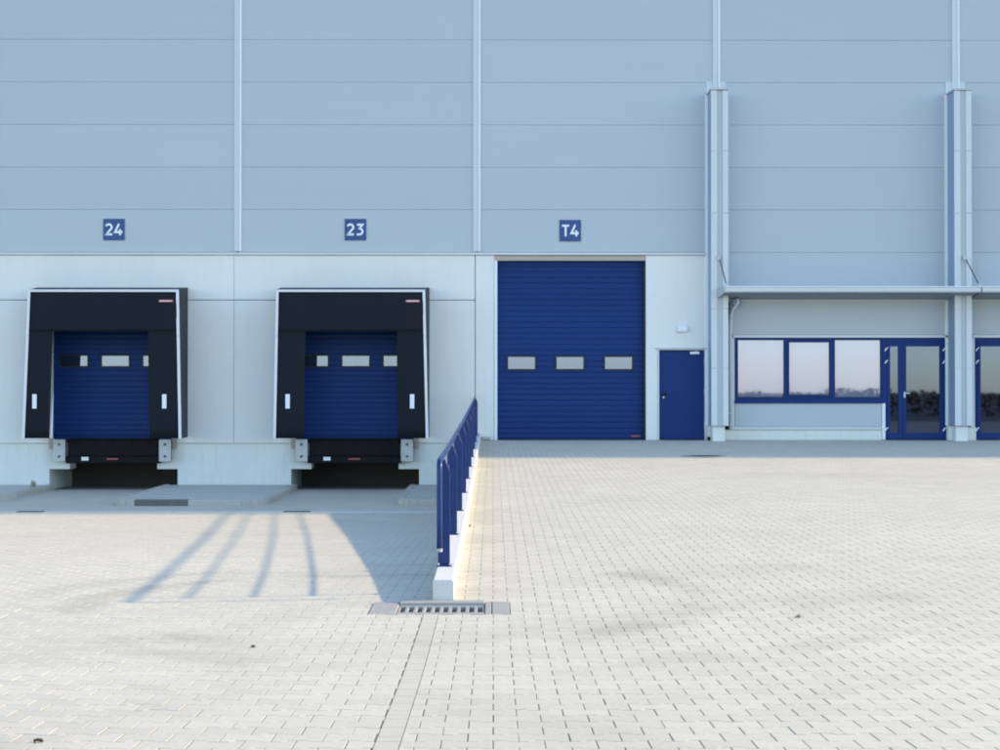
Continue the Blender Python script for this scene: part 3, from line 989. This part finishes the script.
# ------------------------------------------------------------------ dock levellers with bumpers
def leveller(c, label):
    s = 44.3
    z1, z0 = PZ(438.5, s), PZ(463.5, s)
    lv = thing('dock_leveller', (c, 0, z0), label, 'dock leveller', 'dock levellers under the shelters')
    box('front_plate', c - 1.02, c + 1.02, -0.10, 0.02, z0 + 0.17, z1 - 0.04, 'black', lv, 0.008)
    box('lip', c - 1.0, c + 1.0, -0.14, 0.15, z1 - 0.036, z1, 'black', lv, 0.008)
    box('beam', c - 1.06, c + 1.06, -0.13, 0.10, z0, z0 + 0.165, 'black', lv, 0.01)
    for k in range(5):
        xx = c - 0.8 + 0.4 * k
        box('lip_hinge', xx - 0.05, xx + 0.05, -0.125, -0.102, z1 - 0.11, z1 - 0.045, 'black', lv, 0.008)
    box('label_plate', c - 0.70, c - 0.54, -0.137, -0.131, z0 + 0.065, z0 + 0.145, 'white', lv)
    box('maker_plate', c - 0.13, c + 0.13, -0.137, -0.131, z0 + 0.085, z0 + 0.115, 'red', lv)
    for sgn in (-1, 1):
        a, b = sorted((c + sgn * 1.055, c + sgn * 1.33))
        bp = box('bumper', a + 0.02, b - 0.02, -0.155, 0.001, z0 + 0.06, z1 - 0.03, 'black', lv, 0.015)
        pl = box('bumper_face', a, b, -0.175, -0.156, z0 + 0.045, z1 - 0.02, 'galv', lv, 0.006)
        for zz in (z0 + 0.16, z1 - 0.135):
            m_ = (a + b) / 2
            obj('bolt', MB().tube([(m_, -0.174, zz), (m_, -0.19, zz)], 0.03, 10), 'iron', lv)
leveller(DOCKS[0] + 0.02, 'black dock leveller with steel bumpers under the shelter with the peeling flap')
leveller(DOCKS[1], 'black dock leveller with steel bumpers under the shelter beside the railing')

# ------------------------------------------------------------------ wall lamp, door stop
lx0, lx1, lz0, lz1 = PX(676), PX(688), PZ(332.3), PZ(326.3)
lp = thing('wall_lamp', ((lx0 + lx1) / 2, -0.02, lz0), 'small white bulkhead lamp above the plain side door', 'lamp')
box('housing', lx0, lx1, -0.035, 0.003, lz0, lz1, 'alu', lp, 0.006)
box('diffuser', lx0 + 0.012, lx1 - 0.012, -0.085, -0.036, lz0 + 0.012, lz1 - 0.01, 'white', lp, 0.02, 2)
ds = thing('door_stop', (PX(709), -0.09, 0.0), 'small black rubber block on the ground beside the side door', 'door stop')
box('block', PX(707.0), PX(712.5), -0.14, -0.04, 0.001, 0.075, 'black', ds, 0.012, 2)
box('flange', PX(706.6), PX(712.9), -0.145, -0.035, -0.004, 0.0009, 'black', ds)

# ------------------------------------------------------------------ low retaining wall and railing
WY0, WY1 = 10.87 - DIST, -0.001
mb = MB()
ys = np.linspace(WY0, WY1, 40)
for y in ys:
    zt = float(z_yard(y)) + 0.155
    zl = -1.6
    mb.v += [(WALL_L, y, zl), (WALL_L, y, zt - 0.01), (WALL_L + 0.01, y, zt), (WALL_R - 0.01, y, zt), (WALL_R, y, zt - 0.01), (WALL_R, y, zl)]
for i in range(len(ys) - 1):
    for k in range(5):
        a = i * 6 + k
        mb.f.append((a, a + 1, a + 7, a + 6))
mb.f.append((0, 1, 2, 3, 4, 5)); e = 6 * (len(ys) - 1)
mb.f.append(tuple(e + k for k in (5, 4, 3, 2, 1, 0)))
tag(obj('retaining_wall', mb, 'wallpaint'), 'low white concrete retaining wall between the ramp and the yard', 'wall')

rl = thing('railing', (-0.37, -12, -0.1), 'dark blue tubular railing standing on the low white wall', 'railing')
RX, HX = -0.382, -0.405
def zw(y):
    return float(z_yard(y)) + 0.155
posts = [11.70 + 2.35 * k for k in range(10)]
HR = 0.835
for d in posts:
    y = d - DIST
    z = zw(y)
    pol = [(RX - 0.046, z + 0.012), (RX + 0.046, z + 0.012), (RX + 0.046, z + 0.735), (RX + 0.008, z + HR - 0.005), (RX - 0.046, z + HR - 0.005)]
    pp = obj('post', MB().prism(pol, 'y', y - 0.006, y + 0.006), 'bluerail', rl, 0.0015)
    pp2 = box('base_plate', RX - 0.055, RX + 0.06, y - 0.055, y + 0.055, z - 0.004, z + 0.011, 'bluerail', pp, 0.002)
    for sx in (-1, 1):
        obj('anchor_bolt', MB().tube([(RX + 0.003 + sx * 0.045, y - 0.038, z + 0.008), (RX + 0.003 + sx * 0.045, y - 0.038, z + 0.026)], 0.008, 8), 'galv', pp)
dd = np.linspace(11.42, 34.0, 40)
pts = [(HX, d - DIST, zw(d - DIST) + HR) for d in dd]
yE = pts[0][1]
zE = pts[0][2]
r_ = 0.07
bend = [(HX, yE - r_ * math.sin(R(a)), zE - r_ + r_ * math.cos(R(a))) for a in (90, 72, 54, 36, 18)]
down = [(HX, yE - r_, zE - 0.66), (HX, yE - r_, zE - 0.45), (HX, yE - r_, zE - 0.2)]
obj('handrail', MB().tube(down + bend + pts, 0.0215, 14), 'bluerail', rl, smooth=True)
obj('rail_end_cap', MB().tube([(HX, yE - r_, zE - 0.685), (HX, yE - r_, zE - 0.675), (HX, yE - r_, zE - 0.66)], 0.0235, 14), 'grate', rl)
for h in (0.655, 0.435, 0.235):
    pts = [(RX - 0.028, d - DIST, zw(d - DIST) + h) for d in np.linspace(11.62, 34.0, 30)]
    obj('bar', MB().tube(pts, 0.012, 10), 'bluerail', rl, smooth=True)

# ------------------------------------------------------------------ gutter pad and grate
gt = thing('drain_grate', (-0.36, 10.5 - DIST, -0.4), 'slotted steel drain grate set in a concrete gutter at the wall end', 'drain')
def zg(d):
    return float(z_yard(d - DIST))
gx0, gx1, gd0, gd1 = -0.665, -0.060, 10.34, 10.72
def slab(x0, x1, d0, d1, up=0.0):
    mb = MB()
    za, zb = zg(d0) + 0.001 + up, zg(d1) + 0.001 + up
    mb.v += [(x0, d0 - DIST, za - 0.12), (x1, d0 - DIST, za - 0.12), (x1, d1 - DIST, zb - 0.12), (x0, d1 - DIST, zb - 0.12),
             (x0, d0 - DIST, za), (x1, d0 - DIST, za), (x1, d1 - DIST, zb), (x0, d1 - DIST, zb)]
    for q in ((0, 3, 2, 1), (4, 5, 6, 7), (0, 1, 5, 4), (1, 2, 6, 5), (2, 3, 7, 6), (3, 0, 4, 7)):
        mb.f.append(q)
    return mb
obj('gutter_stone', slab(PAD[0] + 0.004, gx0 - 0.004, PAD[2] + 0.003, PAD[3] - 0.003), 'pad', gt, 0.004)
obj('gutter_stone', slab(gx1 + 0.004, -0.012, PAD[2] + 0.003, PAD[3] - 0.003), 'pad', gt, 0.004)
obj('gutter_stone', slab(-0.006, PAD[1] - 0.004, PAD[2] + 0.003, PAD[3] - 0.003), 'pad', gt, 0.004)
obj('gutter_stone', slab(gx0 - 0.0, gx1 + 0.0, gd1 + 0.004, PAD[3] - 0.003, 0.012), 'pad', gt, 0.004)
obj('gutter_stone', slab(gx0 - 0.0, gx1 + 0.0, PAD[2] + 0.003, gd0 - 0.004), 'pad', gt, 0.004)
obj('sump', MB().box(gx0 + 0.002, gx1 - 0.002, gd0 - DIST + 0.002, gd1 - DIST - 0.002, -1.02, -0.95), 'gasket', gt)  # floor coloured near black, shade under the slots put into its colour
zz = zg(10.5) - 0.006
obj('grate_frame', MB().box(gx0 + 0.003, gx1 - 0.003, gd0 - DIST + 0.002, gd0 - DIST + 0.055, zz - 0.04, zz)
    .box(gx0 + 0.003, gx1 - 0.003, gd1 - DIST - 0.06, gd1 - DIST - 0.002, zz - 0.04, zz)
    .box(gx0 + 0.003, gx0 + 0.012, gd0 - DIST + 0.055, gd1 - DIST - 0.06, zz - 0.04, zz)
    .box(gx1 - 0.012, gx1 - 0.003, gd0 - DIST + 0.055, gd1 - DIST - 0.06, zz - 0.04, zz), 'grate', gt)
for k in range(1, 10):
    xx = gx0 + (gx1 - gx0) * k / 10
    box('grate_bar', xx - 0.012, xx + 0.012, gd0 - DIST + 0.056, gd1 - DIST - 0.061, zz - 0.035, zz - 0.001, 'grate', gt, 0.003)

# manhole cover in the shade line
mh = thing('manhole_cover', (PX(705, 53), 28.35 - DIST, -0.13), 'round iron manhole cover in the paving before the windows', 'manhole cover')
mx, my = PX(705, 53.0), 28.45 - DIST
mz = float(z_yard(my)) + 0.002
def disc(r0, r1, z0, z1, n=32):
    mb = MB()
    for i in range(n):
        a, b = 2 * math.pi * i / n, 2 * math.pi * (i + 1) / n
        k = len(mb.v)
        for rr, z in ((r1, z0), (r1, z1), (r0, z1)):
            mb.v += [(mx + rr * math.cos(a), my + rr * math.sin(a), z), (mx + rr * math.cos(b), my + rr * math.sin(b), z)]
        mb.f += [(k, k + 1, k + 3, k + 2), (k + 2, k + 3, k + 5, k + 4)]
    return mb
obj('rim', disc(0.33, 0.44, mz - 0.03, mz + 0.004), 'pad', mh)
obj('lid', disc(0.0, 0.325, mz - 0.03, mz + 0.003), 'iron', mh)
for k in range(5):
    a = -0.2 + 0.1 * k
    w = math.sqrt(0.3 ** 2 - a * a) * 0.9
    box('tread_bar', mx - w, mx + w, my + a - 0.02, my + a + 0.02, mz + 0.002, mz + 0.008, 'iron', mh)

# slot drain channel across the ramp
ch = thing('slot_drain', (-6, -6.2, RAMPZ), 'pale concrete channel strip with slot drain across the ramp foot', 'drain')
xs_ = np.arange(-24, -0.45, 1.0)
for a in xs_:
    b = min(a + 0.995, WALL_L - 0.02)
    box('channel_stone', a, b, 27.78 - DIST, 28.02 - DIST, RAMPZ - 0.08, RAMPZ + 0.006, 'wallpaint', ch, 0.004)
for px in (285, 20):
    x = PX(px, 53.6)
    box('slot_grate', x, x + 0.49, 27.80 - DIST, 28.0 - DIST, RAMPZ + 0.007, RAMPZ + 0.014, 'iron', ch, 0.002)

# kerbed islands between the docks
def island(pts, extra, label, dark_idx=None):
    """pts: outer edge polyline from wall round to wall"""
    c = np.mean(np.array(pts), 0)
    zt, zb = RAMPZ + 0.125, RAMPZ - 0.06
    il = thing('kerbed_island', (c[0], c[1], RAMPZ), label, 'kerb island', 'kerbed islands between the docks', 'structure')
    obj('island_paving', MB().prism([tuple(p) for p in pts] + extra, 'z', zb, zt - 0.012), 'island', il)
    w = 0.13
    V = [Vector(p) for p in pts]
    cc = Vector((c[0], c[1]))
    idx = 0
    offs = []
    for i, p in enumerate(V):
        a = V[max(i - 1, 0)]; b = V[min(i + 1, len(V) - 1)]
        t = (b - a).normalized()
        nrm = Vector((-t.y, t.x))
        if nrm.dot(cc - p) < 0:
            nrm = -nrm
        offs.append(nrm)
    for i in range(len(V) - 1):
        p, q = V[i], V[i + 1]
        ln = (q - p).length
        k = max(1, round(ln / 1.0))
        for j in range(k):
            a, b = j / k, (j + 1) / k
            g = 0.003 / ln
            pa, pb = p.lerp(q, a + g), p.lerp(q, b - g)
            na, nb = offs[i].lerp(offs[i + 1], a), offs[i].lerp(offs[i + 1], b)
            o_ = -0.012
            poly = [pa + na * o_, pb + nb * o_, pb + nb * w, pa + na * w]
            obj('kerb_stone', MB().prism([tuple(v) for v in poly], 'z', zb, zt), 'kerbdark' if idx == dark_idx else 'kerb', il, 0.012 if ln > 0.3 else 0.006)
            idx += 1
def rounded(x0, x1, yf, r, left=True, right=True, back=0.03):
    pts = []
    if left:
        pts += [(x0, back)] + [(x0 + r - r * math.cos(R(a)), yf + r - r * math.sin(R(a))) for a in (0, 22, 45, 67, 90)]
    else:
        pts += [(x0, yf)]
    if right:
        pts += [(x1 - r + r * math.sin(R(a)), yf + r - r * math.cos(R(a))) for a in (0, 22, 45, 67, 90)] + [(x1, back)]
    else:
        pts += [(x1, yf)]
    return pts
island(rounded(-7.45, -4.46, -4.75, 0.45), [], 'kerbed island with a stained kerb stone between the two docks', 8)
pl = rounded(-18, -9.98, -4.0, 0.5, left=False) 
pl = [(-18, 0.03)] + pl
island([(-18, -4.0)] + [p for p in pl[2:]], [(-18, 0.03)], 'kerbed island on the outer side of dock 24')
pc = rounded(-1.88, -0.45, -4.7, 0.4, right=False)
island(pc, [(-0.45, 0.03)], 'kerbed island between dock 23 and the low white wall')

# ------------------------------------------------------------------ small things
def tuft(x, y, z, n, h, label):
    mb = MB()
    for i in range(n):
        a = random.uniform(0, 2 * math.pi)
        l = h * random.uniform(0.5, 1.0)
        s = random.uniform(0.1, 0.6)
        bx_, by_ = x + random.gauss(0, 0.1 * h + 0.002), y + random.gauss(0, 0.08 * h)
        dx, dy = math.cos(a) * s * l, math.sin(a) * s * l
        wx, wy = -math.sin(a) * 0.006, math.cos(a) * 0.006
        mb.quad((bx_ - wx, by_ - wy, z - 0.01), (bx_ + wx, by_ + wy, z - 0.01), (bx_ + dx * 0.6 + wx, by_ + dy * 0.6 + wy, z + l * 0.7), (bx_ + dx * 0.6 - wx, by_ + dy * 0.6 - wy, z + l * 0.7))
        mb.quad((bx_ + dx * 0.6 - wx, by_ + dy * 0.6 - wy, z + l * 0.7), (bx_ + dx * 0.6 + wx, by_ + dy * 0.6 + wy, z + l * 0.7), (bx_ + dx, by_ + dy, z + l))
    return tag(obj('weed_tuft', mb, 'weed'), label, 'weed', 'weeds in the joints')
tuft(PX(32.5, 45.2), -0.75, RAMPZ + 0.10, 26, 0.20, 'small weed tuft at the island corner beside dock 24')
tuft(PX(805, 152), 10.1 - DIST, z_yard(10.1 - DIST) - 0.006, 16, 0.03, 'low weed tuft growing in a joint of the open yard')
tuft(-0.25, 16.2 - DIST, z_yard(16.2 - DIST) - 0.006, 14, 0.04, 'low weed tuft at the foot of the white wall')
def twig(px, py, ln, label):
    d = None
    best = 1e9
    for t in np.linspace(5, 12, 800):
        yy = 390 + 1500 / t * (EYE - zg(t))
        if abs(yy - py) < best:
            best, d = abs(yy - py), t
    x = (px - 493) * d / 1500
    z = zg(d) + 0.006
    mb = MB().tube([(x - ln / 2, d - DIST, z), (x - ln * 0.1, d - DIST + 0.006, z + 0.004), (x + ln / 2, d - DIST - 0.004, z)], 0.006, 7)
    mb.tube([(x, d - DIST, z + 0.003), (x + ln * 0.2, d - DIST + 0.015, z + 0.004)], 0.004, 6)
    tag(obj('twig', mb, 'wood'), label, 'twig')
twig(40, 741, 0.038, 'short dark twig lying on the pavers among the curved tyre scuffs')
twig(253.5, 647, 0.02, 'tiny dark twig lying on the pavers before the ramp')
